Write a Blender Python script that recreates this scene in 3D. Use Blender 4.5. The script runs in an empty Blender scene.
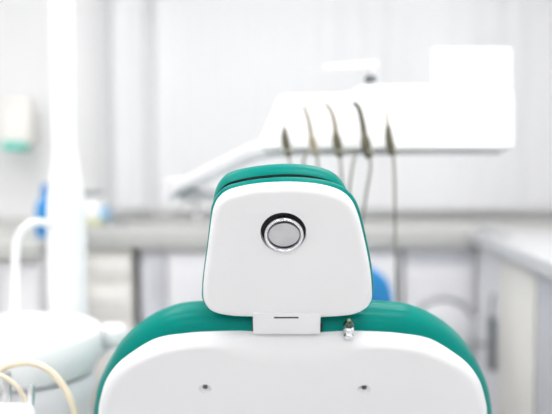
import bpy, bmesh, math, random
from mathutils import Vector, Matrix
random.seed(4)
SC = bpy.context.scene
COL = SC.collection
PI = math.pi
FPX = 767.0
PITCH = math.radians(4.0)
CAM = Vector((0, 0, 1.2))

# ---------------------------------------------------------------- helpers
def ray(u, v):
    x = (u-276)/FPX; y = -(v-207)/FPX
    d = Vector((x, math.cos(PITCH) + y*math.sin(PITCH), -math.sin(PITCH) + y*math.cos(PITCH)))
    return d
def at(u, v, Y):
    d = ray(u, v); return CAM + d*(Y/d.y)

def mat(name, col, rough=0.45, metal=0.0, noise=0.03, emit=0.0, trans=0.0, spec=0.5, coat=0.0, scale=6.0, bump=0.0):
    m = bpy.data.materials.new(name); m.use_nodes = True
    nt = m.node_tree; b = nt.nodes['Principled BSDF']
    tc = nt.nodes.new('ShaderNodeTexCoord'); n = nt.nodes.new('ShaderNodeTexNoise')
    n.inputs['Scale'].default_value = scale; n.inputs['Detail'].default_value = 3
    nt.links.new(tc.outputs['Object'], n.inputs['Vector'])
    r = nt.nodes.new('ShaderNodeValToRGB')
    c0 = [max(0, c*(1-noise)) for c in col]; c1 = [min(1, c*(1+noise)) for c in col]
    r.color_ramp.elements[0].position = .3; r.color_ramp.elements[1].position = .7
    r.color_ramp.elements[0].color = (*c0, 1); r.color_ramp.elements[1].color = (*c1, 1)
    nt.links.new(n.outputs['Fac'], r.inputs['Fac']); nt.links.new(r.outputs['Color'], b.inputs['Base Color'])
    b.inputs['Roughness'].default_value = rough; b.inputs['Metallic'].default_value = metal
    b.inputs['Specular IOR Level'].default_value = spec
    b.inputs['Coat Weight'].default_value = coat; b.inputs['Coat Roughness'].default_value = .12
    if emit:
        b.inputs['Emission Color'].default_value = (*col, 1); b.inputs['Emission Strength'].default_value = emit
    if trans: b.inputs['Transmission Weight'].default_value = trans
    if bump:
        n2 = nt.nodes.new('ShaderNodeTexNoise'); n2.inputs['Scale'].default_value = 500
        bp = nt.nodes.new('ShaderNodeBump'); bp.inputs['Strength'].default_value = bump; bp.inputs['Distance'].default_value = .0005
        nt.links.new(tc.outputs['Object'], n2.inputs['Vector']); nt.links.new(n2.outputs['Fac'], bp.inputs['Height'])
        nt.links.new(bp.outputs['Normal'], b.inputs['Normal'])
    return m

M = {
 'shell': mat('white_moulded_plastic', (.86,.86,.87), .38, noise=.005),
 'white': mat('white_enamel', (.93,.93,.94), .35, noise=.005),
 'wall': mat('wall_paint', (.87,.867,.87), .8, noise=.01, scale=2),
 'ceil': mat('ceiling_paint', (.9,.9,.9), .9, noise=.01),
 'floor': mat('vinyl_floor', (.52,.52,.52), .35, noise=.06, scale=12),
 'green': mat('green_vinyl', (.0,.220,.185), .30, noise=.02, spec=.09, coat=.0, bump=.15),
 'chrome': mat('chrome', (.82,.83,.86), .1, 1.0, noise=.01),
 'brushed': mat('brushed_steel', (.62,.62,.63), .34, 1.0, noise=.04, scale=60),
 'groove_shade': mat('groove_shade_black', (.006,.010,.010), .9, spec=.05),  # black that stands in for shade in the headrest groove
 'darksteel': mat('dark_steel', (.16,.16,.16), .3, .8),
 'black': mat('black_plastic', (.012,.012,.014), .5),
 'olive': mat('worn_dark_steel', (.11,.10,.065), .38, .35, noise=.1),
 'bronze': mat('brownish_steel', (.30,.26,.18), .35, .4, noise=.1),
 'hose': mat('grey_hose', (.36,.345,.30), .5),
 'beige_hose': mat('beige_rubber_hose', (.80,.70,.54), .45),
 'worktop': mat('grey_worktop', (.52,.52,.495), .4, noise=.03, scale=30), 'sidetop': mat('pale_grey_worktop', (.62,.62,.63), .45, noise=.02, scale=30),
 'cream': mat('cream_laminate', (.88,.85,.80), .5),
 'paleleaf': mat('pale_laminate', (.80,.79,.81), .45),
 'greydoor': mat('grey_laminate', (.66,.66,.70), .45),
 'dark': mat('dark_grey', (.17,.185,.19), .7),
 'ring': mat('grey_ring_plastic', (.52,.52,.53), .4),
 'blue': mat('blue_vinyl', (.04,.27,.62), .4, spec=.2),
 'lblue': mat('light_blue_card', (.35,.60,.85), .5),
 'teal': mat('teal_plastic', (.12,.62,.50), .4),
 'dispenser': mat('ivory_plastic', (.84,.82,.78), .4),
 'sponge': mat('yellow_green_sponge', (.60,.62,.32), .9),
 'glassdark': mat('smoked_glass', (.42,.43,.44), .15),
 'key_b': mat('pale_blue_keys', (.72,.88,.95), .4),
 'key_y': mat('pale_yellow_keys', (.93,.92,.82), .4),
 'key_g': mat('pale_grey_keys', (.86,.87,.92), .4),
 'lamp': mat('lamp_diffuser', (1,1,1), .5, emit=11.0),
 'viewer': mat('lit_film_viewer', (1,1,1), .5, emit=.5),
}
# blinds: white fabric that lets a little daylight through
def blind_mat():
    m = bpy.data.materials.new('white_blind_fabric'); m.use_nodes = True
    nt = m.node_tree; out = nt.nodes['Material Output']; nt.nodes.remove(nt.nodes['Principled BSDF'])
    d = nt.nodes.new('ShaderNodeBsdfDiffuse'); t = nt.nodes.new('ShaderNodeBsdfTranslucent'); mx = nt.nodes.new('ShaderNodeMixShader')
    tc = nt.nodes.new('ShaderNodeTexCoord'); n = nt.nodes.new('ShaderNodeTexNoise'); n.inputs['Scale'].default_value = 90
    r = nt.nodes.new('ShaderNodeValToRGB'); r.color_ramp.elements[0].color = (.85,.85,.86,1); r.color_ramp.elements[1].color = (.90,.90,.91,1)
    nt.links.new(tc.outputs['Object'], n.inputs['Vector']); nt.links.new(n.outputs['Fac'], r.inputs['Fac'])
    nt.links.new(r.outputs['Color'], d.inputs['Color']); nt.links.new(r.outputs['Color'], t.inputs['Color'])
    mx.inputs[0].default_value = .04
    nt.links.new(d.outputs[0], mx.inputs[1]); nt.links.new(t.outputs[0], mx.inputs[2]); nt.links.new(mx.outputs[0], out.inputs['Surface'])
    return m
M['blind'] = blind_mat()

def finish(bm, angle=38):
    bmesh.ops.recalc_face_normals(bm, faces=bm.faces)
    a = math.radians(angle)
    for f in bm.faces: f.smooth = True
    for e in bm.edges:
        if len(e.link_faces) == 2: e.smooth = e.calc_face_angle(0) < a
        else: e.smooth = False

def obj(name, bm, m, parent=None, origin=None, angle=38):
    """world-space bmesh -> object; origin = its own / its parent's world location"""
    if origin is None:
        origin = Vector((0,0,0))
        p = parent
        while p: origin = origin + p.location; p = p.parent
    else: origin = Vector(origin)
    bm.transform(Matrix.Translation(-origin))
    finish(bm, angle)
    me = bpy.data.meshes.new(name); bm.to_mesh(me); bm.free()
    ms = m if isinstance(m, (list, tuple)) else [m]
    for k in ms: me.materials.append(M[k])
    o = bpy.data.objects.new(name, me); COL.objects.link(o)
    if parent: o.parent = parent
    else: o.location = origin
    return o
def tag(o, label, cat, group=None):
    o['label'] = label; o['category'] = cat
    if group: o['group'] = group
    return o
def thing(name, label, cat, loc, group=None):
    o = bpy.data.objects.new(name, None); COL.objects.link(o); o.location = loc
    o.empty_display_size = .05
    return tag(o, label, cat, group)
def struct(name, bm, m, origin=(0,0,0), parent=None):
    o = obj(name, bm, m, parent, None if parent else origin)
    if not parent: o['kind'] = 'structure'
    return o
def B(): return bmesh.new()
def merge(bm, t):
    me = bpy.data.meshes.new('t'); t.to_mesh(me); t.free(); bm.from_mesh(me); bpy.data.meshes.remove(me)
def box(bm, lo, hi, bev=0.0, seg=2, rot=None):
    t = bmesh.new(); bmesh.ops.create_cube(t, size=1)
    lo = Vector(lo); hi = Vector(hi); s = hi-lo; c = (lo+hi)/2
    for v in t.verts: v.co = Vector((v.co.x*s.x, v.co.y*s.y, v.co.z*s.z))
    if bev: bmesh.ops.bevel(t, geom=t.edges[:], offset=bev, segments=seg, profile=.5, affect='EDGES')
    if rot: t.transform(rot)
    t.transform(Matrix.Translation(c)); merge(bm, t)
def hexa(bm, pts, bev=0.0, seg=3):
    """8 corners: bottom 4 (ccw), top 4"""
    t = bmesh.new(); v = [t.verts.new(p) for p in pts]
    for f in ((0,1,2,3),(7,6,5,4),(0,4,5,1),(1,5,6,2),(2,6,7,3),(3,7,4,0)): t.faces.new([v[i] for i in f])
    bmesh.ops.recalc_face_normals(t, faces=t.faces)
    if bev: bmesh.ops.bevel(t, geom=t.edges[:], offset=bev, segments=seg, profile=.5, affect='EDGES')
    merge(bm, t)
def cr(pts, n, closed=False):
    P = [Vector(p) for p in pts]; out = []; N = len(P)
    segs = N if closed else N-1
    for i in range(segs):
        if closed: a,b,c,d = P[(i-1)%N],P[i],P[(i+1)%N],P[(i+2)%N]
        else: a,b,c,d = P[max(i-1,0)],P[i],P[i+1],P[min(i+2,N-1)]
        for k in range(n):
            t = k/n
            out.append(.5*((2*b)+(c-a)*t+(2*a-5*b+4*c-d)*t*t+(3*b-a-3*c+d)*t**3))
    if not closed: out.append(P[-1].copy())
    return out
def tube(bm, pts, r, seg=16, sm=6, radii=None):
    P = cr(pts, sm) if sm > 1 else [Vector(p) for p in pts]
    n = len(P)
    if radii is None: R = [r]*n
    else:
        R = []
        for i in range(n):
            f = i/(n-1)*(len(radii)-1); k = min(int(f), len(radii)-2); R.append(radii[k]+(radii[k+1]-radii[k])*(f-k))
    prev = None; rings = []
    for i in range(n):
        d = (P[min(i+1,n-1)]-P[max(i-1,0)]).normalized()
        if prev is None:
            a = d.orthogonal().normalized()
        else: a = (prev - d*prev.dot(d)).normalized()
        prev = a; b = d.cross(a)
        rings.append([bm.verts.new(P[i]+(a*math.cos(2*PI*k/seg)+b*math.sin(2*PI*k/seg))*R[i]) for k in range(seg)])
    for i in range(n-1):
        for k in range(seg): bm.faces.new((rings[i][k],rings[i][(k+1)%seg],rings[i+1][(k+1)%seg],rings[i+1][k]))
    bm.faces.new(rings[0][::-1]); bm.faces.new(rings[-1])
def lathe(bm, prof, loc=(0,0,0), rot=None, seg=32, sx=1, sy=1):
    """profile of (r, h) turned round z; ends on the axis or closed by a cap"""
    t = bmesh.new(); rings = []
    for r, h in prof:
        if r < 1e-6: rings.append([t.verts.new((0,0,h))])
        else: rings.append([t.verts.new((r*sx*math.cos(2*PI*k/seg), r*sy*math.sin(2*PI*k/seg), h)) for k in range(seg)])
    for a, b in zip(rings, rings[1:]):
        for k in range(seg):
            k2 = (k+1)%seg
            if len(a) == 1 and len(b) == 1: break
            if len(a) == 1: t.faces.new((a[0], b[k], b[k2]))
            elif len(b) == 1: t.faces.new((a[k], a[k2], b[0]))
            else: t.faces.new((a[k], a[k2], b[k2], b[k]))
    if len(rings[0]) > 1: t.faces.new(rings[0][::-1])
    if len(rings[-1]) > 1: t.faces.new(rings[-1])
    bmesh.ops.recalc_face_normals(t, faces=t.faces)
    if rot: t.transform(rot)
    t.transform(Matrix.Translation(Vector(loc))); merge(bm, t)
def torus(bm, c, R, r, rot=None, seg=48, s2=12):
    t = bmesh.new(); rings = []
    for i in range(seg):
        a = 2*PI*i/seg
        rings.append([t.verts.new(((R+r*math.cos(2*PI*j/s2))*math.cos(a), (R+r*math.cos(2*PI*j/s2))*math.sin(a), r*math.sin(2*PI*j/s2))) for j in range(s2)])
    for i in range(seg):
        for j in range(s2): t.faces.new((rings[i][j], rings[(i+1)%seg][j], rings[(i+1)%seg][(j+1)%s2], rings[i][(j+1)%s2]))
    if rot: t.transform(rot)
    t.transform(Matrix.Translation(Vector(c))); merge(bm, t)

# a reclined frame: u = right, n = through the thickness (away from the rear face), w = up the slope
class Frame:
    def __init__(s, o, deg):
        a = math.radians(deg); s.o = Vector(o); s.u = Vector((1,0,0))
        s.w = Vector((0,-math.sin(a),math.cos(a))); s.n = Vector((0,math.cos(a),math.sin(a)))
        s.rot = Matrix(((1,0,0),(0,s.n.y,s.w.y),(0,s.n.z,s.w.z))).to_4x4()   # local x,y,z -> u,n,w
    def P(s, x, y, z): return s.o + s.u*x + s.n*y + s.w*z
    def hit(s, px, py, off=0.0):
        d = ray(px, py); o = s.o + s.n*off
        t = (o-CAM).dot(s.n)/d.dot(s.n); p = CAM + d*t - s.o
        return (p.dot(s.u), p.dot(s.w))
def resample(pts, n):
    P = cr([(p[0],p[1],0) for p in pts], 24, True); L = [0]
    for i in range(len(P)): L.append(L[-1]+(P[(i+1)%len(P)]-P[i]).length)
    out = []; j = 0
    for k in range(n):
        s = L[-1]*k/n
        while L[j+1] < s: j += 1
        f = (s-L[j])/max(L[j+1]-L[j],1e-9); p = P[j].lerp(P[(j+1)%len(P)], f); out.append((p.x,p.y))
    return out
def area(P): return .5*sum(P[i][0]*P[(i+1)%len(P)][1]-P[(i+1)%len(P)][0]*P[i][1] for i in range(len(P)))
def slab(fr, outline, rings, n=160, depth=None, cap=10, rimscale=None, inset0=0.0):
    """closed rounded slab: rings = [(inset, y)] from the rear cap round the rim to the front cap"""
    P = resample(outline, n)
    if area(P) < 0: P.reverse()
    N = []
    for i in range(n):
        a = P[(i-2)%n]; b = P[(i+2)%n]; dx, dz = b[0]-a[0], b[1]-a[1]; l = math.hypot(dx,dz); N.append((-dz/l, dx/l))
    cx = sum(p[0] for p in P)/n; cz = sum(p[1] for p in P)/n
    bm = bmesh.new(); R = []
    def ring(inset, y, s=1.0):
        out = []
        for i in range(n):
            k = rimscale(P[i][0], P[i][1]) if rimscale else 1
            x = P[i][0]+N[i][0]*inset*k; z = P[i][1]+N[i][1]*inset*k
            x = cx+(x-cx)*s; z = cz+(z-cz)*s
            out.append(bm.verts.new(fr.P(x, y+(depth(x,z) if depth else 0), z)))
        return out
    rings = [(i+inset0, y) for i, y in rings]
    i0, y0 = rings[0]; i1, y1 = rings[-1]
    for k in range(1, cap): R.append(ring(i0, y0, (k/cap)**.8))
    for (i, y) in rings: R.append(ring(i, y))
    for k in range(cap-1, 0, -1): R.append(ring(i1, y1, (k/cap)**.8))
    for a, b in zip(R, R[1:]):
        for k in range(n): bm.faces.new((a[k], a[(k+1)%n], b[(k+1)%n], b[k]))
    c0 = bm.verts.new(fr.P(cx, y0+(depth(cx,cz) if depth else 0), cz)); c1 = bm.verts.new(fr.P(cx, y1+(depth(cx,cz) if depth else 0), cz))
    for k in range(n):
        bm.faces.new((c0, R[0][(k+1)%n], R[0][k])); bm.faces.new((c1, R[-1][k], R[-1][(k+1)%n]))
    return bm
def rim(y0, y1, r0, r1, k=8):
    """rounded edge profile between the rear plane y0 and the front plane y1"""
    out = []
    for i in range(k+1):
        a = PI/2*i/k; out.append((r0*(1-math.sin(a)), y0+r0*(1-math.cos(a))))
    for i in range(k+1):
        a = PI/2*i/k; out.append((r1*(1-math.cos(a)), y1-r1+r1*math.sin(a)))
    return out
def carve(o, cutters):
    dg = None
    cs = []
    for c in cutters:
        bmesh.ops.recalc_face_normals(c, faces=c.faces)
        c.transform(Matrix.Translation(-base_of(o)))
        me = bpy.data.meshes.new('cut'); c.to_mesh(me); c.free()
        co = bpy.data.objects.new('cut', me); COL.objects.link(co); co.matrix_world = Matrix.Translation(base_of(o)); cs.append(co)
        md = o.modifiers.new('b', 'BOOLEAN'); md.object = co; md.operation = 'DIFFERENCE'; md.solver = 'EXACT'
    bpy.context.view_layer.update()
    dg = bpy.context.evaluated_depsgraph_get()
    me = bpy.data.meshes.new_from_object(o.evaluated_get(dg)); o.modifiers.clear()
    bm = bmesh.new(); bm.from_mesh(me); finish(bm, 32); bm.to_mesh(me); bm.free()
    name = o.data.name; o.data = me; me.name = name
    for c in cs: bpy.data.objects.remove(c)
def base_of(o):
    p = o.parent; v = Vector(o.location)
    while p: v = v + p.location; p = p.parent
    return v

# ---------------------------------------------------------------- room
XL, XR, YB, YF, ZC = -2.3, 1.62, 4.15, -2.6, 2.75
b = B(); box(b, (XL-.1,YF-.1,-.1), (XR+.1,YB+.1,0)); struct('floor', b, 'floor')
b = B(); box(b, (XL-.1,YF-.1,ZC), (XR+.1,YB+.1,ZC+.1)); struct('ceiling', b, 'ceil')
b = B(); box(b, (XL-.1,YF,0), (XL,YB,ZC)); struct('wall_left', b, 'wall')
b = B(); box(b, (XR,YF,0), (XR+.1,YB,ZC)); struct('wall_right', b, 'wall')
def wall_with_hole(name, y0, y1, hx0, hx1, hz0, hz1):
    b = B(); box(b, (XL-.1,y0,0), (hx0,y1,ZC)); box(b, (hx1,y0,0), (XR+.1,y1,ZC))
    box(b, (hx0,y0,0), (hx1,y1,hz0)); box(b, (hx0,y0,hz1), (hx1,y1,ZC)); struct(name, b, 'wall')
def window(name, y0, y1, hx0, hx1, hz0, hz1, n):
    b = B(); t = .05
    box(b, (hx0,y0,hz0), (hx0+t,y1,hz1)); box(b, (hx1-t,y0,hz0), (hx1,y1,hz1))
    box(b, (hx0,y0,hz0), (hx1,y1,hz0+t)); box(b, (hx0,y0,hz1-t), (hx1,y1,hz1))
    for i in range(1, n):
        x = hx0+(hx1-hx0)*i/n; box(b, (x-t/2,y0,hz0), (x+t/2,y1,hz1))
    struct(name, b, 'white', ((hx0+hx1)/2,(y0+y1)/2,hz0))
wx0, wx1 = at(154,100,YB).x, at(318,100,YB).x
wall_with_hole('wall_back', YB, YB+.12, wx0, wx1, .95, 1.92)
window('window_1', YB+.04, YB+.09, wx0, wx1, .95, 1.92, 3)
wall_with_hole('wall_front', YF-.12, YF, -1.8, 1.2, .8, 2.4)
window('added_window', YF-.09, YF-.04, -1.8, 1.2, .8, 2.4, 3)  # unseen window, added behind the camera to let daylight in
for nm, a, c in (('baseboard_back', (XL,YB-.015,0), (XR,YB,.09)), ('baseboard_left', (XL,YF,0), (XL+.015,YB,.09)), ('baseboard_right', (XR-.015,YF,0), (XR,2.3,.09))):
    b = B(); box(b, a, c); struct(nm, b, 'white')

# ceiling lamps
for i, (x, y) in enumerate([(-1.2,-1.7), (.6,-1.7), (-1.2,.8), (.6,.8), (-1.2,2.45), (.6,2.45)]):
    t = thing('ceiling_light', 'square white ceiling light panel %s over the %s side of the room' % (['behind the camera','above the dental chair','near the back wall'][i//2], 'left right'.split()[i%2]), 'ceiling light', (x,y,ZC), 'ceiling light panels')
    b = B()
    for lo, hi in (((-.62,-.32,-.03),(.62,-.29,0)), ((-.62,.29,-.03),(.62,.32,0)), ((-.62,-.29,-.03),(-.59,.29,0)), ((.59,-.29,-.03),(.62,.29,0))):
        box(b, Vector(lo)+t.location, Vector(hi)+t.location)
    obj('frame', b, 'white', t)
    b = B(); box(b, Vector((-.585,-.285,-.02))+t.location, Vector((.585,.285,-.004))+t.location); obj('diffuser', b, 'lamp', t)

# vertical blinds
def blind(u0, u1, label, ang, w=.089, pitch=.078, edge_on=()):
    Yb = YB-.07; x0 = at(u0,150,Yb).x; x1 = at(u1,150,Yb).x
    t = thing('vertical_blind', label, 'blind', ((x0+x1)/2, Yb, 2.5), 'vertical blinds on the back wall')
    b = B(); box(b, (x0+.012,Yb-.02,2.5), (x1,Yb+.025,2.55), .004); obj('headrail', b, 'white', t)
    b = B(); n = int((x1-x0)/pitch)
    for i in range(n+1):
        x = x0+.04+(x1-x0-.08)*i/n; a = math.radians(ang+random.uniform(-5,5))
        if i in edge_on: a = math.radians(50)
        rows = []
        for k in range(7):
            s = (k/6-.5); px = s*w; py = .0035*(1-4*s*s)
            X = x+px*math.cos(a)-py*math.sin(a); Y = Yb+px*math.sin(a)+py*math.cos(a)
            rows.append((X,Y))
        lo = [b.verts.new((p[0],p[1],.9)) for p in rows]; hi = [b.verts.new((p[0],p[1],2.5)) for p in rows]
        for k in range(6): b.faces.new((lo[k],lo[k+1],hi[k+1],hi[k]))
    o = obj('slats', b, 'blind', t)
    md = o.modifiers.new('t','SOLIDIFY'); md.thickness = .0008
blind(100, 318, 'white vertical blind above the worktop, between white post and instrument console', 8, edge_on=(0, 3))
blind(322.5, 566, 'white vertical blind on the right behind the instrument console', 4, .127, .118)

# ---------------------------------------------------------------- back counter
CT = .85
def cab(name, label, cat, x0, x1, y0, y1, z0, z1, body, doors, m, mh='brushed', group='base cabinets under the back worktop'):
    t = thing(name, label, cat, ((x0+x1)/2, (y0+y1)/2, 0), group)
    bb = B(); box(bb, (x0,y0+.02,.1), (x1,y1,z1)); box(bb, (x0+.02,y0+.06,0), (x1-.02,y1,.1)); obj('body', bb, body, t)
    for (a, c, e, f, h) in doors:
        X0 = x0+(x1-x0)*a; X1 = x0+(x1-x0)*c
        bb = B(); box(bb, (X0+.004,y0,e), (X1-.004,y0+.019,f), .003); d = obj('door' if h[0]=='v' else 'drawer', bb, m, t)
        bb = B()
        if h[0] == 'v':
            hx = X0+.04 if h == 'vl' else X1-.04
            tube(bb, [(hx,y0,f-.2),(hx,y0-.025,f-.19),(hx,y0-.025,f-.07),(hx,y0,f-.06)], .005, 10, 4)
        else:
            hm = (X0+X1)/2; hz = (e+f)/2
            tube(bb, [(hm-.07,y0,hz),(hm-.06,y0-.025,hz),(hm+.06,y0-.025,hz),(hm+.07,y0,hz)], .005, 10, 4)
        obj('handle', bb, mh, d)
    return t
Yf, Ybk = 3.52, YB-.0
X = lambda u, Y=3.52: at(u, 240, Y).x
b = B(); box(b, (X(78,3.49),3.49,CT-.085), (XR,YB,CT), .006)
tag(obj('worktop', b, 'worktop', None, ((X(78)+XR)/2,3.8,CT-.085)), 'long grey worktop running along the back wall behind the dental chair', 'worktop')
G = 'base cabinets under the back worktop'
zt = CT-.086
cab('base_cabinet', 'cream drawer cabinet under the grey worktop, just right of the white post', 'cabinet', X(80), X(131), Yf, Ybk, 0, zt, 'cream',
    [(0,1,.12,.42,'h'),(0,1,.425,.60,'h'),(0,1,.605,zt-.02,'h')], 'cream')
cab('base_cabinet', 'mid grey narrow cabinet under the worktop between cream drawers and paler doors', 'cabinet', X(139), X(165), Yf+.01, Ybk, 0, zt, 'greydoor', [(0,1,.12,zt-.02,'vr')], 'greydoor')
cab('base_cabinet', 'pale lilac grey double cabinet under the worktop directly left of the headrest', 'cabinet', X(166), X(285), Yf, Ybk, 0, zt, 'paleleaf', [(0,.5,.12,zt-.02,'vr'),(.5,1,.12,zt-.02,'vl')], 'paleleaf')
cab('base_cabinet', 'pale lilac grey double cabinet under the worktop directly right of the headrest', 'cabinet', X(286), X(401), Yf, Ybk, 0, zt, 'paleleaf', [(0,.5,.12,zt-.02,'vr'),(.5,1,.12,zt-.02,'vl')], 'paleleaf')

# round-door machine
RX = .93
mx0, mx1 = X(404), RX
t = thing('washing_machine', 'white front loading machine with round grey ringed door under the right worktop', 'machine', ((mx0+mx1)/2, 3.8, 0))
b = B(); box(b, (mx0+.005,3.53,.02), (mx1-.002,YB-.01,zt-.005), .012); obj('body', b, 'paleleaf', t)
RY = Matrix.Rotation(PI/2, 4, 'X')
c = at(443, 330, 3.52)
b = B(); torus(b, c, .152, .017, RY); dr = obj('door_ring', b, 'ring', t)
b = B(); lathe(b, [(.14,0),(.138,.01),(.11,.03),(.05,.04),(0,.042)], c+Vector((0,.01,0)), RY); obj('door_glass', b, 'paleleaf', dr)
b = B(); box(b, (c.x+.12,3.485,c.z-.05), (c.x+.15,3.515,c.z+.05), .006); obj('handle', b, 'sidetop', dr)
b = B(); box(b, (mx0+.03,3.524,zt-.075), (mx1-.03,3.533,zt-.02), .003); obj('control_panel', b, 'greydoor', t)
for dx in (-.1,.1):
    b = B(); lathe(b, [(.012,0),(.012,.02)], (c.x+dx, 3.7, 0), None, 12); obj('foot', b, 'dark', t)

# L-shaped return on the right
RX = .93
b = B(); box(b, (.885,2.05,CT-.06), (XR,3.485,CT+.002), .006)
tag(obj('worktop', b, ['sidetop'], None, (1.2,2.7,CT-.06)), 'pale side worktop running towards the camera at the right edge', 'worktop')
def side_cab(name, label, y0, y1, m, handle):
    t = thing(name, label, 'cabinet', (1.25,(y0+y1)/2,0), 'base cabinets under the right side worktop')
    bb = B(); box(bb, (RX+.02,y0+.002,.1), (XR,y1-.002,CT-.062)); box(bb, (RX+.07,y0+.01,0), (XR,y1-.01,.1)); obj('body', bb, m, t)
    bb = B(); box(bb, (RX,y0+.004,.12), (RX+.019,y1-.004,CT-.08), .003); d = obj('door', bb, m, t)
    if handle:
        bb = B(); ym = (y0+y1)/2
        tube(bb, [(RX,ym-.1,CT-.11),(RX-.025,ym-.09,CT-.11),(RX-.025,ym+.09,CT-.11),(RX,ym+.1,CT-.11)], .006, 10, 4); obj('handle', bb, 'brushed', d)
b = B(); box(b, (RX,3.155,.0), (RX+.015,3.526,CT-.062))
tag(obj('corner_panel', b, 'paleleaf', None, (RX,3.4,0)), 'pale filler panel in the corner between round door machine and cream cabinet', 'panel')
side_cab('side_cabinet', 'cream fronted cabinet under the side worktop beside the round door machine', 2.72, 3.15, 'cream', False)
side_cab('side_cabinet', 'blue grey cabinet under the side worktop at the right edge of the photo', 2.07, 2.70, 'greydoor', True)
b = B()
zb, zt_ = at(490,370,3.2).z, at(490,318,3.2).z
hexa(b, [(RX-.03,3.17,zb),(RX-.004,3.17,zb),(RX-.004,3.22,zb),(RX-.03,3.22,zb),(RX-.03,3.19,zt_),(RX-.004,3.19,zt_),(RX-.004,3.235,zt_),(RX-.03,3.235,zt_)], .008)
tube(b, [(RX-.018,3.21,zt_-.01),(RX-.016,3.215,zt_+.06),(RX-.006,3.215,zt_+.1)], .005, 10, 4)
tube(b, [(RX-.018,3.20,(zb+zt_)/2),(RX-.05,3.22,(zb+zt_)/2-.01),(RX-.065,3.23,(zb+zt_)/2)], .006, 10, 4)
tag(obj('hanging_strip', b, 'dark', None, (RX,3.2,zb)), 'narrow dark grey brush hanging in the corner gap between machine and cream cabinet', 'strip')  # dark grey tapered strip with a thin hook and a side stub
b = B(); tube(b, [(RX-.03,3.42,CT+.0145),(RX-.01,3.36,CT+.022),(RX+.005,3.22,CT+.022),(RX+.02,3.12,CT+.0145)], .011, 12, 5)
tag(obj('curved_tool', b, 'ring', None, (RX,3.3,CT)), 'slim grey curved tool lying on the corner of the side worktop', 'tool')

# left nearer counter
b = B(); lx1 = at(43,240,3.1).x
box(b, (XL,3.02,CT-.075), (lx1,YB,CT), .006)
tag(obj('worktop', b, 'worktop', None, (-1.5,3.5,CT-.075)), 'deep grey worktop at the far left behind the curved water spout', 'worktop')
cab('base_cabinet', 'white cabinet below the deep worktop at the far left', 'cabinet', at(-60,300,3.05).x, lx1-.01, 3.05, YB, 0, CT-.077, 'paleleaf', [(0,.5,.12,CT-.09,'vr'),(.5,1,.12,CT-.09,'vl')], 'paleleaf')

# ---------------------------------------------------------------- small things on the counter and wall
c = at(93, 214, 3.8); z0 = CT
t = thing('glove_box', 'white glove box with dark top and light blue end on the worktop', 'box', (c.x, 3.8, z0+.02))
hw = .068; zz = z0+.0215; 
b = B(); box(b, (c.x-hw,3.74,zz), (c.x+hw-.02,3.86,zz+.115), .003); obj('carton', b, 'white', t)
b = B(); box(b, (c.x+hw-.019,3.742,zz), (c.x+hw+.012,3.858,zz+.06), .003); obj('end_panel', b, 'lblue', t)
b = B(); box(b, (c.x-hw+.004,3.745,zz+.116), (c.x+hw-.028,3.855,zz+.135), .006); obj('opening', b, 'dark', t)
b = B(); box(b, (c.x-hw+.01,3.71,z0+.001), (c.x+hw-.01,3.87,z0+.02), .006)
tag(obj('sponge_pad', b, 'sponge', None, (c.x,3.78,z0)), 'flat yellow green pad lying under the white glove box', 'pad')
c = at(120, 214, 3.78)
t = thing('glass_dish', 'small shallow grey dish on the worktop right of the glove box', 'dish', (c.x, 3.78, z0))
b = B(); lathe(b, [(0,.001),(.022,.001),(.034,.03),(.031,.03),(.02,.006),(0,.006)], (c.x,3.78,z0), None, 24); obj('bowl', b, 'glassdark', t)
b = B(); tube(b, [(c.x-.02,3.78,z0+.012),(c.x+.02,3.77,z0+.04),(c.x+.05,3.765,z0+.055)], .003, 8, 3); obj('tool', b, 'brushed', t)

# faucet
c = at(196, 222, 3.85)
t = thing('faucet', 'grey swivel faucet on the worktop just left of the headrest', 'faucet', (c.x,3.85,CT))
b = B(); lathe(b, [(.03,0),(.03,.01),(.017,.02),(.015,.115),(.02,.12),(.02,.14),(.012,.15),(0,.152)], (c.x,3.85,CT), None, 20); obj('body', b, 'ring', t)
b = B(); p = at(183,200,3.85); q = at(210,189,3.8)
tube(b, [p, (p+q)/2+Vector((0,0,.004)), q], .013, 12, 5, [.015,.012,.010]); obj('spout', b, 'glassdark', t)

# wall dispenser
c = at(19, 125, YB-.02); Yd = 4.0
t = thing('soap_dispenser', 'ivory wall dispenser with teal push bar at the far left', 'dispenser', (c.x, Yd, c.z))
p = at(3,97,Yd); q = at(36,152,Yd)
b = B(); hexa(b, [(p.x,Yd-.09,q.z+.04),(q.x,Yd-.09,q.z+.04),(q.x,Yd+.03,q.z+.04),(p.x,Yd+.03,q.z+.04),(p.x+.01,Yd-.06,p.z),(q.x-.01,Yd-.06,p.z),(q.x-.01,Yd+.03,p.z),(p.x+.01,Yd+.03,p.z)], .015); obj('cover', b, 'dispenser', t)
b = B(); box(b, (p.x+.02,Yd-.095,q.z+.005), (q.x-.03,Yd+.02,q.z+.055), .012); obj('push_bar', b, 'teal', t)
b = B(); box(b, (p.x+.04,Yd+.02,q.z+.06), (q.x-.04,YB-.0005,p.z-.06), .003); obj('wall_bracket', b, 'dispenser', t)
# blue bottle
c = at(46, 246, 3.2)
t = thing('bottle', 'blue bottle on the far left worktop, half hidden by the white post', 'bottle', (c.x,3.2,CT))
b = B(); lathe(b, [(0,0),(.036,0),(.04,.006),(.04,.12),(.03,.15),(.014,.165),(.014,.18),(0,.18)], (c.x,3.2,CT), None, 28); obj('bottle_body', b, 'blue', t)
b = B(); lathe(b, [(.017,.172),(.018,.2),(.01,.205),(.01,.225),(0,.225)], (c.x,3.2,CT), None, 20); obj('cap', b, 'blue', t)

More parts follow.
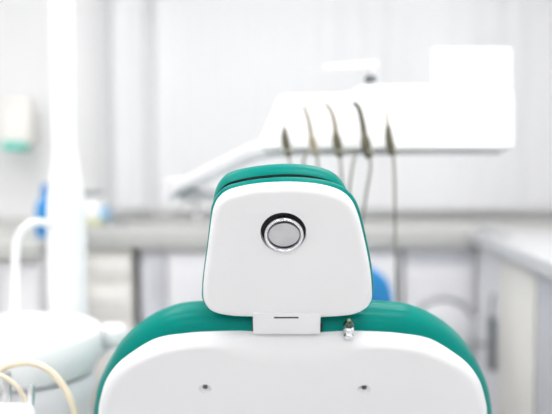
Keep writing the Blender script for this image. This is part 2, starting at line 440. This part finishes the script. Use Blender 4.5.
# blue stool
c = at(345, 287, 2.85)
t = thing('dental_stool', 'blue upholstered stool with backrest, half hidden behind the right of the headrest', 'stool', (c.x, 3.05, 0))
F = Frame((c.x,2.85,.675), 6)
o_ = [(-.16,-.02),(-.15,.07),(-.09,.115),(0,.12),(.09,.105),(.155,.055),(.18,-.02),(.172,-.10),(.11,-.14),(0,-.145),(-.11,-.14),(-.16,-.10)]
obj('backrest', slab(F, o_, rim(-.03,.03,.025,.025,4), 60, cap=4), 'blue', t)
b = B(); tube(b, [(c.x,2.885,.68),(c.x,2.84,.58),(c.x,2.86,.47),(c.x,3.0,.462)], .014, 12, 6); obj('backrest_bar', b, 'chrome', t)
b = B(); lathe(b, [(0,.47),(.17,.47),(.19,.49),(.19,.52),(.17,.54),(0,.545)], (c.x,3.05,0), None, 40); obj('seat', b, 'blue', t)
b = B(); lathe(b, [(.03,.09),(.03,.3),(.018,.3),(.018,.47)], (c.x,3.05,0), None, 20); obj('gas_column', b, 'chrome', t)
for k in range(5):
    a = 2*PI*k/5+.3; d = Vector((math.cos(a),math.sin(a),0))
    b = B(); tube(b, [Vector((c.x,3.05,.10)), Vector((c.x,3.05,.085))+d*.24], .014, 10, 1, [.02,.012]); lg = obj('leg', b, 'chrome', t)
    b = B(); lathe(b, [(.01,-.012),(.027,-.012),(.027,.012),(.01,.012)], Vector((c.x,3.05,.0285))+d*.235, Matrix.Rotation(a+.5,4,'Z')@RY, 20)
    tube(b, [Vector((c.x,3.05,.03))+d*.235, Vector((c.x,3.05,.08))+d*.235], .006, 8, 1); obj('wheel', b, 'black', lg)

# ---------------------------------------------------------------- dental chair
H0 = at(288, 250, 1.2)
chair = thing('dental_chair', 'green and white dental chair seen from behind, headrest raised, in sharp focus', 'dental chair', (H0.x, 1.75, 0))
TILT = 25
HF = Frame(H0, TILT)
plate_px = [(203,293),(204,276),(207.5,250),(211,222),(213.5,209),(219,199),(230,191.5),(255,186),(287,184),(317,186),(338,191.5),(350,200),(357.5,214),(364,238),(369.5,265),(372,287),(371.5,301),(364.5,309.5),(350,315),(320,317.2),(288,317.2),(255,316.8),(230,315.6),(212.5,311.5),(204.5,303)]
plate = [HF.hit(*p, off=-.004) for p in plate_px]
pl = obj('headrest_shell', slab(HF, plate, rim(-.012,.006,.013,.003,7), 200, cap=14), 'shell', chair)
# knob hole, seen slightly above the knob's own face
kc = HF.hit(283.3, 232, off=-.010)
def turned(bm, prof, x, y, z, fr=HF, seg=48):
    """profile (radius, height out of the rear face)"""
    rot = fr.rot @ Matrix.Rotation(PI/2, 4, 'X')
    lathe(bm, prof, fr.P(x, y, z), rot, seg)
KR = .0352
cut = B(); turned(cut, [(KR,-.0125),(KR,.03)], kc[0], -.012, kc[1], seg=64)
carve(pl, [cut])
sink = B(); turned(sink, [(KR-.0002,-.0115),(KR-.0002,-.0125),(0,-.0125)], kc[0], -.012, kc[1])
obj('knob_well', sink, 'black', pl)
kx, kz = kc[0]+.0010, kc[1]-.0016
kb = B(); turned(kb, [(0,-.011),(.0290,-.011),(.0298,.0030),(.0300,.0062),(.0292,.0076),(.0280,.0080),(.0266,.0074),(.0256,.0060),(.0250,-.0008),(0,-.0008)], kx, -.012, kz, seg=64)
kn = obj('release_knob', kb, 'chrome', chair, angle=60)
kb = B(); turned(kb, [(0,-.0007),(.0249,-.0007),(0,-.0006)], kx, -.012, kz, seg=64); obj('knob_recess', kb, 'black', kn)
kb = B(); rot_ = HF.rot @ Matrix.Rotation(PI/2, 4, 'X'); lathe(kb, [(0,-.0005),(.0246,-.0005),(.0240,.0022),(.018,.0036),(.010,.0042),(0,.0044)], HF.P(kx,-.012,kz-.0012), rot_, 64, 1.0, .865); obj('knob_face', kb, 'brushed', kn, angle=60)

# padding of the headrest: a rim layer glued to the shell, and the thick face cushion in front
ring_px = [(201.5,291),(203,274),(206.5,248),(209.5,222),(211.5,208),(217,197),(228,188.5),(255,182.5),(287,180),(318,182),(340,188),(353,198),(360,212),(366,236),(371.5,264),(374,287),(372.5,300),(366,310),(349,316),(320,318),(288,318),(255,318),(230,317),(211,311),(202.5,302)]
rg = [HF.hit(*p, off=.004) for p in ring_px]
zc = sum(p[1] for p in rg)/len(rg)
obj('headrest_padding', slab(HF, [(p[0], p[1]) for p in rg], rim(.0015,.023,.010,.011,7), 200, cap=8), 'green', chair)
cush = [(p[0]*.98-.0012 if p[0] < 0 else p[0]*.895-.0012, p[1]*.985+.0005) for p in rg]
obj('headrest_cushion', slab(HF, cush, rim(.0290,.080,.026,.022,8), 200, cap=8), 'green', chair)
obj('groove_shade_slab', slab(HF, cush, rim(.0225,.0312,.002,.002,4), 200, cap=6, inset0=.0018), 'groove_shade', chair)  # black slab added between the layers, imitates the shade of the groove
# seam piping of the face cushion
def loop(fr, outline, y, r, scale=1.0, inset=0.0):
    P = resample(outline, 120)
    if area(P) < 0: P.reverse()
    bm = B(); rings = []; n = len(P); s2 = 8
    for i in range(n):
        a = P[(i-1)%n]; c_ = P[(i+1)%n]; dx, dz = c_[0]-a[0], c_[1]-a[1]; l = math.hypot(dx,dz); nx, nz = -dz/l, dx/l
        rings.append([bm.verts.new(fr.P(P[i][0]+nx*(inset+r*math.cos(2*PI*k/s2)), y+r*math.sin(2*PI*k/s2), P[i][1]+nz*(inset+r*math.cos(2*PI*k/s2)))) for k in range(s2)])
    for i in range(n):
        for k in range(s2): bm.faces.new((rings[i][k], rings[(i+1)%n][k], rings[(i+1)%n][(k+1)%s2], rings[i][(k+1)%s2]))
    return bm

# backrest
BF = Frame(at(292.5, 345, 1.272), TILT)
def sym(pts, cx=292.7): return pts + [(2*cx-x, y) for x, y in reversed(pts)]
shell_top = [(98.5,411),(101,396),(106.5,380),(118,364.5),(135,352),(152,343.4),(170,337.8),(194,334.4),(224,332.8),(258,332.2)]
sh = [BF.hit(*p, off=0) for p in sym(shell_top)]
X0, Z0 = sh[0]; X1, Z1 = sh[-1]
sh = [(0,-.46),(-.2,-.45),(-.275,-.41),(X0-.000,Z0-.11),(X0-.003,Z0-.045)] + sh + [(X1+.003,Z1-.045),(X1,Z1-.11),(.275,-.41),(.2,-.45)]
def rimw(x, z):
    # the rolled edge is broad in the middle of the top edge and narrow on the shoulders
    if z < -.12: return 1
    return 1 + 2.1*math.exp(-(x/.068)**4) 
def ztop(x):
    best = max(p[1] for p in sh)
    ax = abs(x)
    P = [(abs(p[0]), p[1]) for p in sh if p[0] >= 0 and p[1] > -.15]
    P.sort()
    for (a, za), (c, zc_) in zip(P, P[1:]):
        if a <= ax <= c: return za+(zc_-za)*(ax-a)/max(c-a,1e-6)
    return P[0][1] if ax < P[0][0] else P[-1][1]
def bend(x, z):
    L = .016+.042*math.exp(-(x/.105)**4)
    k = max(0, 1-max(0, ztop(x)-z)/L)
    return .016*k*k*math.exp(-(x/.24)**6)
shell = obj('back_shell', slab(BF, sh, rim(-.018,.006,.020,.003,10), 260, cap=40, rimscale=rimw, depth=bend), 'shell', chair)
# screw dimples and the slot for the headrest bar
sc = [BF.hit(205,389,off=-.018), BF.hit(364.5,389.5,off=-.018)]
cuts = []
for x, z in sc:
    c_ = B(); lathe(c_, [(0,-.0095),(.0055,-.0080),(.0085,-.0050),(.0115,0),(.0130,.003),(0,.003)], BF.P(x,-.018,z), BF.rot@Matrix.Rotation(PI/2,4,'X'), 28, 1.0, .85); cuts.append(c_)
l_, r_ = BF.hit(251.5,337,off=-.012), BF.hit(323,337.5,off=-.012)
top = BF.hit(290,318,off=0)[1]
def fbox(fr, x0, x1, y0, y1, z0, z1, bev=0, seg=2):
    t_ = B(); c0 = ((x0+x1)/2,(y0+y1)/2,(z0+z1)/2); h = ((x1-x0)/2,(y1-y0)/2,(z1-z0)/2)
    bmesh.ops.create_cube(t_, size=2)
    for v in t_.verts: v.co = Vector((v.co.x*h[0], v.co.y*h[1], v.co.z*h[2]))
    if bev: bmesh.ops.bevel(t_, geom=t_.edges[:], offset=bev, segments=seg, profile=.5, affect='EDGES')
    t_.transform(Matrix.Translation(fr.P(*c0)) @ fr.rot); return t_
cuts.append(fbox(BF, l_[0], r_[0], -.05, .0035, l_[1], top+.05))
carve(shell, cuts)
for x, z in sc:
    s_ = B(); turned(s_, [(0,-.009),(.0042,-.009),(.0042,-.0045),(.003,-.0036),(.0014,-.0036),(.0010,-.0050),(0,-.0050)], x, -.018, z, BF, 20); obj('screw', s_, 'darksteel', shell)
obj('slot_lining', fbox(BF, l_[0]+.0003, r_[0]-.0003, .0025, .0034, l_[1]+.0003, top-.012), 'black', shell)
# headrest bar (the white tab) running out of the slot up behind the plate
tl, tr = BF.hit(253.2,335,off=-.0085), BF.hit(320,335,off=-.0085)
tab = obj('headrest_bar', fbox(BF, tl[0], tr[0], -.0085, .0015, l_[1]+.0030, BF.hit(288,313.6,off=-.0085)[1], .0012), 'shell', chair)
s0, s1 = BF.hit(274,317.2,off=-.0085), BF.hit(298.5,318.2,off=-.0085)
obj('bar_slit', fbox(BF, s0[0], s1[0], -.0088, -.0080, s1[1]-.0002, s0[1]+.0006), 'black', tab)

bc_px = [(95,411),(96.5,396),(100,380),(109,361),(124,339),(147,320),(175,308),(205,304.5),(235,303.5),(262,303)]
bo = [BF.hit(*p, off=.050) for p in sym(bc_px, 292.8)]
X0, Z0 = bo[0]; X1, Z1 = bo[-1]
bo = [(.0,-.47),(-.2,-.46),(-.285,-.42),(X0,Z0-.10),(X0-.002,Z0-.04)] + bo + [(X1+.002,Z1-.04),(X1,Z1-.10),(.285,-.42),(.2,-.46)]
cushion = obj('back_cushion', slab(BF, bo, rim(.0062,.085,.034,.034,10), 260, cap=14), 'green', chair)
# chrome valve knob standing on the shell top
vb = BF.hit(348.3,334.5,off=-.000)
V = BF.P(vb[0], -.006, vb[1]); 
vk = B(); vr = Matrix.Rotation(math.radians(6),4,'X') @ Matrix.Scale(.95,4)
lathe(vk, [(0,-.004),(.0085,-.004),(.0092,.0025),(.0075,.005),(.0062,.007),(.0062,.011),(.0095,.0125),(.0102,.0155),(.009,.018),(.0085,.0185),(0,.0185)], V, vr, 32); vo = obj('valve_knob', vk, 'chrome', chair)
vk = B(); lathe(vk, [(.0088,.0184),(.0100,.0205),(.0095,.0245),(.0065,.0280),(0,.0295)], V, vr, 32); o = obj('cap', vk, 'black', vo)
o.data.materials[0] = mat('gloss_dark_cap', (.02,.06,.04), .08, coat=1.0)
vk = B(); lathe(vk, [(.003,.0285),(.003,.031),(.0022,.0325),(0,.033)], V, vr, 20); o = obj('tip', vk, 'sponge', vo)

# seat, leg rest, arms and pedestal beyond the backrest
bx = H0.x
low = BF.P(0, .05, -.44)
b = B(); hexa(b, [(bx-.27,low.y-.02,.47),(bx+.27,low.y-.02,.47),(bx+.25,low.y+.55,.47),(bx-.25,low.y+.55,.47),(bx-.27,low.y-.02,.57),(bx+.27,low.y-.02,.57),(bx+.25,low.y+.55,.58),(bx-.25,low.y+.55,.58)], .035, 4); obj('seat_cushion', b, 'green', chair)
b = B(); hexa(b, [(bx-.25,low.y-.02,.42),(bx+.25,low.y-.02,.42),(bx+.23,low.y+.52,.42),(bx-.23,low.y+.52,.42),(bx-.26,low.y-.04,.468),(bx+.26,low.y-.04,.468),(bx+.24,low.y+.54,.468),(bx-.24,low.y+.54,.468)], .01); obj('seat_shell', b, 'shell', chair)
b = B(); hexa(b, [(bx-.22,low.y+1.02,.28),(bx+.22,low.y+1.02,.28),(bx+.22,low.y+1.10,.34),(bx-.22,low.y+1.10,.34),(bx-.24,low.y+.55,.48),(bx+.24,low.y+.55,.48),(bx+.24,low.y+.57,.575),(bx-.24,low.y+.57,.575)], .02); obj('leg_rest', b, 'green', chair)
b = B(); lathe(b, [(.16,.05),(.15,.10),(.11,.14),(.10,.40),(.14,.42)], (bx,low.y+.28,0), None, 40); obj('pedestal', b, 'shell', chair)
b = B(); box(b, (bx-.26,low.y-.1,0), (bx+.26,low.y+.75,.055), .02, 3); obj('base_plate', b, 'shell', chair)

# ---------------------------------------------------------------- dental unit on the left (bowl, column, spout)
Yu = 1.78
bc = at(18, 330, Yu); 
unit = thing('cuspidor_unit', 'white dental unit with round bowl and tall lamp post at the left', 'dental unit', (bc.x, Yu, 0))
zr = at(18, 328, Yu-.0).z
R_ = .192
b = B(); lathe(b, [(0,zr-.105),(.12,zr-.105),(R_-.02,zr-.10),(R_-.010,zr-.088),(R_-.002,zr-.05),(R_,zr-.012),(R_-.006,zr-.002),(R_-.016,zr),(R_-.028,zr-.006),(R_-.05,zr-.05),(.08,zr-.085),(0,zr-.095)], (bc.x,Yu,0), None, 72); obj('bowl', b, 'white', unit, angle=50)
b = B(); lathe(b, [(R_-.06,.06),(R_-.05,.10),(R_-.045,.45),(R_-.03,zr-.18),(R_-.014,zr-.135),(R_-.022,zr-.108),(0,zr-.108)], (bc.x,Yu,0), None, 64, 1.0, .95); obj('body', b, 'paleleaf', unit, angle=50)
b = B(); box(b, (bc.x-.2,Yu-.2,0), (bc.x+.2,Yu+.34,.058), .015); obj('foot_plate', b, 'greydoor', unit)
# column behind the bowl, thin post above it
pc = at(61.5, 240, 1.98); yc = 1.98+.05
wl, wu = .049, .031
zn = at(64,172,1.98).z
px_ = at(62, 100, 1.98).x
b = B(); tube(b, [(pc.x,yc,.058),(pc.x,yc,zn-.06),(pc.x-.002,yc,zn-.03),(px_,yc,zn+.03),(px_,yc,ZC-.35)], .05, 36, 1, None)
b.free()
b = B(); lathe(b, [(.052,.058),(.052,zn-.14),(.048,zn-.06),(.040,zn-.0),(.0335,zn+.05),(.0335,zn+.06),(0,zn+.06)], (pc.x,yc,0), None, 40); col_ = obj('column', b, 'white', unit, angle=60)
b = B(); lathe(b, [(.0318,zn+.05),(.0318,2.16),(0,2.16)], (pc.x-.002,yc,0), None, 36); obj('lamp_post', b, 'white', unit)
b = B(); tube(b, [(pc.x,yc,2.14),(pc.x,yc,2.24),(pc.x+.25,yc-.05,2.30),(pc.x+.62,yc-.1,2.28)], .022, 16, 6); obj('lamp_arm', b, 'white', unit)
b = B(); box(b, (pc.x+.55,yc-.24,2.18), (pc.x+.78,yc+.04,2.27), .03, 4); obj('lamp_head', b, 'white', unit)
# water spout
ys = Yu+.09
b = B(); tube(b, [at(15,318,ys)-Vector((0,0,.03)), at(15,300,ys), at(15.5,262,ys), at(18,238,ys), at(27,226,ys), at(38,222,ys+.04), at(50,224,yc-.03), at(56,224,yc)], .0105, 16, 6); obj('water_spout', b, 'white', unit)
# small side knob of the unit
c = at(113, 334, Yu+.12)
b = B(); lathe(b, [(0,-.03),(.026,-.03),(.034,-.018),(.034,.012),(.026,.024),(0,.028)], c, None, 28); k_ = obj('side_cup', b, 'white', unit, angle=60)
b = B(); tube(b, [c+Vector((0,0,-.02)), c+Vector((-.04,-.03,-.05)), Vector((bc.x+.12,Yu,zr-.16))], .012, 12, 4); obj('bracket', b, 'paleleaf', k_)

# assistant holder with suction hoses, bottom left and nearer
Ya = 1.42
hc = at(14, 408, Ya)
ah = thing('suction_holder', 'white suction hose holder low at the left edge in front of the bowl', 'holder', (hc.x, Ya, hc.z))
b = B(); hexa(b, [at(-60,428,Ya-.05),at(38,430,Ya-.05),at(38,430,Ya+.05),at(-60,428,Ya+.05),at(-60,400,Ya-.04),at(34,404,Ya-.04),at(30,404,Ya+.05),at(-60,400,Ya+.05)], .012); obj('holder_block', b, 'white', ah)
b = B(); tube(b, [at(-30,415,Ya), at(-60,420,Ya+.1), Vector((bc.x-.12,Yu-.08,zr-.25))], .018, 14, 5); obj('arm', b, 'white', ah)
def sock(u, v0, v1, r, m): 
    bb = B(); tube(bb, [at(u,v0,Ya), at(u,(v0+v1)/2,Ya), at(u,v1,Ya)], r, 16, 3, [r*.8,r,r,r*.9]); return bb
h1 = thing('suction_hose', 'thick beige suction hose arching over the holder at bottom left', 'hose', at(4,400,Ya), 'beige suction hoses at the left')
b = B(); tube(b, [at(-22,396,Ya), at(-12,378,Ya), at(2,369,Ya), at(18,363.5,Ya-.01), at(36,364,Ya-.02), at(52,373,Ya-.02), at(65,389,Ya-.02), at(74,410,Ya-.02), at(79,440,Ya), Vector((bc.x+.16,Yu-.22,.50)), Vector((bc.x+.10,Yu-.10,.40))], .0062, 14, 8); obj('tube', b, 'beige_hose', h1)
h2 = thing('suction_hose', 'short beige hose loop beneath the thick arching hose, bottom left', 'hose', at(8,400,Ya), 'beige suction hoses at the left')
b = B(); tube(b, [at(-20,372,Ya-.03), at(-4,374,Ya-.03), at(8,379,Ya-.03), at(18,388,Ya-.03), at(24,398,Ya-.02), at(27,412,Ya-.01)], .0040, 12, 8); obj('tube', b, 'beige_hose', h2)
s1_ = B(); merge(s1_, sock(7, 402, 372, .0085, 0)); o = obj('suction_handpiece', s1_, 'brushed', None, at(7,400,Ya)); tag(o, 'thicker grey metal suction handpiece upright in the left holder, nearest the edge', 'handpiece', 'metal handpieces in the left holder')
s1_ = B(); merge(s1_, sock(31, 405, 384, .0065, 0)); o = obj('suction_handpiece', s1_, 'chrome', None, at(31,400,Ya)); tag(o, 'shorter bright metal suction handpiece at the right end of the left holder', 'handpiece', 'metal handpieces in the left holder')

# ---------------------------------------------------------------- instrument console
Yc = 1.82
cons = thing('instrument_console', 'white instrument console with keypad on a side arm, behind the headrest', 'console', at(390,150,Yc+.1))
def q(u, v, y): return at(u, v, y)
b = B(); hexa(b, [q(255,150,Yc), q(515,150,Yc), q(508,152,Yc+.22), q(270,152,Yc+.22), q(279,95,Yc+.07), q(514,88,Yc+.07), q(508,92,Yc+.22), q(285,96,Yc+.22)], .012, 3); body = obj('body', b, 'white', cons, angle=50)
b = B(); hexa(b, [q(265,155.5,Yc+.005), q(500,155.5,Yc+.005), q(500,154,Yc+.18), q(275,154,Yc+.18), q(265,151.6,Yc+.005), q(500,151.6,Yc+.005), q(500,151.6,Yc+.18), q(275,151.6,Yc+.18)], .002); obj('front_rail', b, 'ring', cons)
# raised rear of console
b = B(); hexa(b, [q(345,96,Yc+.10), q(440,96,Yc+.10), q(440,96,Yc+.22), q(345,96,Yc+.22), q(360,85.5,Yc+.11), q(440,85,Yc+.11), q(440,85,Yc+.21), q(360,85.5,Yc+.21)], .006); obj('rear_hump', b, 'white', cons)
# keypad
def face(u, v):   # point on the sloping front face of the console
    f_ = (150-v)/(150-91); return q(u, v, Yc+.07*f_-.002)
for (u0, u1, k) in ((433,443,'key_g'), (445,453,'key_y'), (456,464,'key_b'), (467,476,'key_b'), (479,489,'key_b')):
    b = B(); hexa(b, [face(u0,125), face(u1,125), face(u1,125)+Vector((0,.01,0)), face(u0,125)+Vector((0,.01,0)), face(u0,111), face(u1,111), face(u1,111)+Vector((0,.01,0)), face(u0,111)+Vector((0,.01,0))], .0015); obj('key', b, k, cons)
# film viewer standing on the console
fv = thing('film_viewer', 'white upright x-ray film viewer on the right end of the instrument console', 'film viewer', q(472,90,Yc+.14))
b = B(); hexa(b, [q(432,90,Yc+.115), q(513,89,Yc+.115), q(513,89,Yc+.16), q(432,90,Yc+.16), q(432,48,Yc+.125), q(512,48,Yc+.125), q(512,48,Yc+.165), q(432,48,Yc+.165)], .006); obj('housing', b, 'white', fv)
b = B(); hexa(b, [q(437,86,Yc+.113), q(508,86,Yc+.113), q(508,86,Yc+.12), q(437,86,Yc+.12), q(437,52,Yc+.121), q(507,52,Yc+.121), q(507,52,Yc+.126), q(437,52,Yc+.126)], .001); obj('lit_panel', b, 'viewer', fv)
# little swivel tray above
tr_ = thing('swivel_tray', 'small white swivel tray with dark joint above the console', 'tray', q(370,86,Yc+.17))
b = B(); hexa(b, [q(324,70,Yc+.12), q(377,68,Yc+.12), q(377,68,Yc+.24), q(324,70,Yc+.24), q(324,65,Yc+.12), q(377,61,Yc+.12), q(377,61,Yc+.24), q(324,65,Yc+.24)], .004); obj('tray', b, 'white', tr_)
c = q(371,79,Yc+.17)
b = B(); lathe(b, [(.0,-.008),(.012,-.008),(.017,-.002),(.014,.007),(.0,.009)], c, None, 20); obj('joint', b, 'dark', tr_)
b = B(); tube(b, [q(371,90,Yc+.17), q(371,66,Yc+.17)], .006, 12, 1); obj('post', b, 'white', tr_)
# supporting arm from console down to the left
b = B()
e0, e1 = q(172,191,2.35), q(292,132,2.1)
hexa(b, [q(170,197,2.33), q(262,158,2.12), q(262,158,2.18), q(170,197,2.39), q(172,183,2.33), q(252,143,2.12), q(252,143,2.18), q(172,183,2.39)], .012)
o = obj('support_arm', b, 'paleleaf', cons)
b = B(); hexa(b, [q(250,160,2.12), q(330,152,2.04), q(330,152,2.10), q(250,160,2.19), q(250,142,2.12), q(330,140,2.04), q(330,140,2.10), q(250,142,2.19)], .012); obj('arm_bracket', b, 'paleleaf', cons)
b = B(); tube(b, [q(173,190,2.37), q(190,193,2.34), q(225,197,2.26), q(275,215,2.16), q(290,262,2.05), Vector((bx,low.y+.40,.55)), Vector((bx,low.y+.33,.40))], 0, 20, 5, [.022,.018,.018,.02,.02,.022]); obj('lower_arm', b, 'ring', cons)
b = B(); e_ = q(174,189,2.36); lathe(b, [(0,-.032),(.024,-.032),(.028,-.028),(.028,.028),(.024,.032),(0,.032)], e_, None, 28); obj('elbow_joint', b, 'paleleaf', cons)

# five instruments in their cradle
YI = Yc-.035
def inst(label, body_px, tip_px, r_body, r_tip, mb, mt_, hose_px, extra=None):
    base = q(body_px[-1][0], body_px[-1][1], YI)
    t = thing('dental_handpiece', label, 'handpiece', base, 'handpieces in the console cradle')
    bb = B(); tube(bb, [q(u,v,YI-.004*i) for i,(u,v) in enumerate(body_px)], 0, 16, 5, r_body); obj('handle', bb, mb, t)
    bb = B(); n_ = len(tip_px); tube(bb, [q(u,v,YI+.0) for u,v in tip_px], 0, 12, 6, r_tip); obj('nozzle', bb, mt_, t)
    for h in hose_px:
        bb = B(); tube(bb, [q(u,v,y) for u,v,y in h], .0034, 10, 8); obj('hose', bb, 'hose', t)
    return t
inst('short dark syringe at the left end of the console cradle', [(284.5,128),(285,137),(286.5,146),(289,156)], [(284.8,131),(283.5,124),(283,116)], [.004,.0095,.010,.007], [.0035,.0022,.0018], 'olive', 'hose',
     [[(289,155,YI),(291,175,YI),(292,215,YI+.06),(290,270,YI+.16),(286,330,YI+.2)]])
inst('slim light brown handpiece, second from the left in the cradle', [(311,134),(312.5,141),(314,148),(317,156)], [(311.5,137),(309,122),(306,112),(303.5,105)], [.005,.009,.009,.006], [.0055,.0050,.0042,.0032], 'bronze', 'bronze',
     [[(317,155,YI),(319,175,YI),(321,215,YI+.06),(316,270,YI+.16),(306,330,YI+.2)], [(308,151,YI+.01),(304,160,YI+.01),(302,190,YI+.05),(306,250,YI+.14)]])
inst('dark bent handpiece in the middle of the cradle of five', [(335.5,132),(336.5,139),(338,147),(340,157)], [(336,135),(334.5,122),(331,111),(325,102.5)], [.006,.0105,.0105,.007], [.0068,.0058,.0048,.0035], 'olive', 'bronze',
     [[(340,155,YI),(342,178,YI),(345,215,YI+.06),(340,270,YI+.16),(326,330,YI+.2)]])
inst('largest dark bent handpiece with thick hooked head, second from the right', [(364,134),(365.5,141),(366.5,148),(369.5,158)], [(364.5,138),(362.5,123),(359.5,110),(356,104.5),(352.5,102.5)], [.008,.0115,.0115,.008], [.0085,.0072,.0065,.0058,.0045], 'olive', 'olive',
     [[(369.5,156,YI),(370.5,168,YI),(367,190,YI+.02),(362,220,YI+.06),(350,270,YI+.16)], [(356,151,YI+.01),(353,164,YI+.01),(350,184,YI+.02),(347,215,YI+.06),(340,260,YI+.15)]])
inst('straight pointed handpiece standing alone at the right end of the cradle', [(388,126),(388.8,136),(390.5,146),(393.2,155)], [(388.2,129),(387.2,118),(387,106)], [.006,.0095,.0105,.0085], [.005,.0035,.0022], 'olive', 'bronze',
     [[(393.2,154,YI),(394.5,175,YI),(395,205,YI+.03),(395.5,250,YI+.12),(397,300,YI+.25)]])
for u in (286.5,314,338.5,367,391.5):
    p = q(u, 151, Yc)
    b = B(); torus(b, (p.x, YI-.004, p.z), .0135, .0035, None, 20, 8); box(b, (p.x-.005,YI+.008,p.z-.003), (p.x+.005,Yc+.012,p.z+.003)); obj('cradle', b, 'hose', cons)

# ---------------------------------------------------------------- light, world, camera
w = bpy.data.worlds.new('sky'); SC.world = w; w.use_nodes = True
bg = w.node_tree.nodes['Background']; bg.inputs['Color'].default_value = (1,.99,.98,1); bg.inputs['Strength'].default_value = 1.1
cam = bpy.data.cameras.new('camera'); co = bpy.data.objects.new('camera', cam); COL.objects.link(co); SC.camera = co
co.location = CAM; co.rotation_euler = (PI/2-PITCH, 0, 0)
cam.sensor_width = 36; cam.lens = 36*FPX/552; cam.clip_start = .05
cam.dof.use_dof = True; cam.dof.focus_distance = 1.20; cam.dof.aperture_fstop = (cam.lens/1000)/.030
SC.view_settings.view_transform = 'Standard'; SC.view_settings.look = 'None'; SC.view_settings.gamma = 1
SC.view_settings.use_curve_mapping = False; SC.view_settings.exposure = -0.15
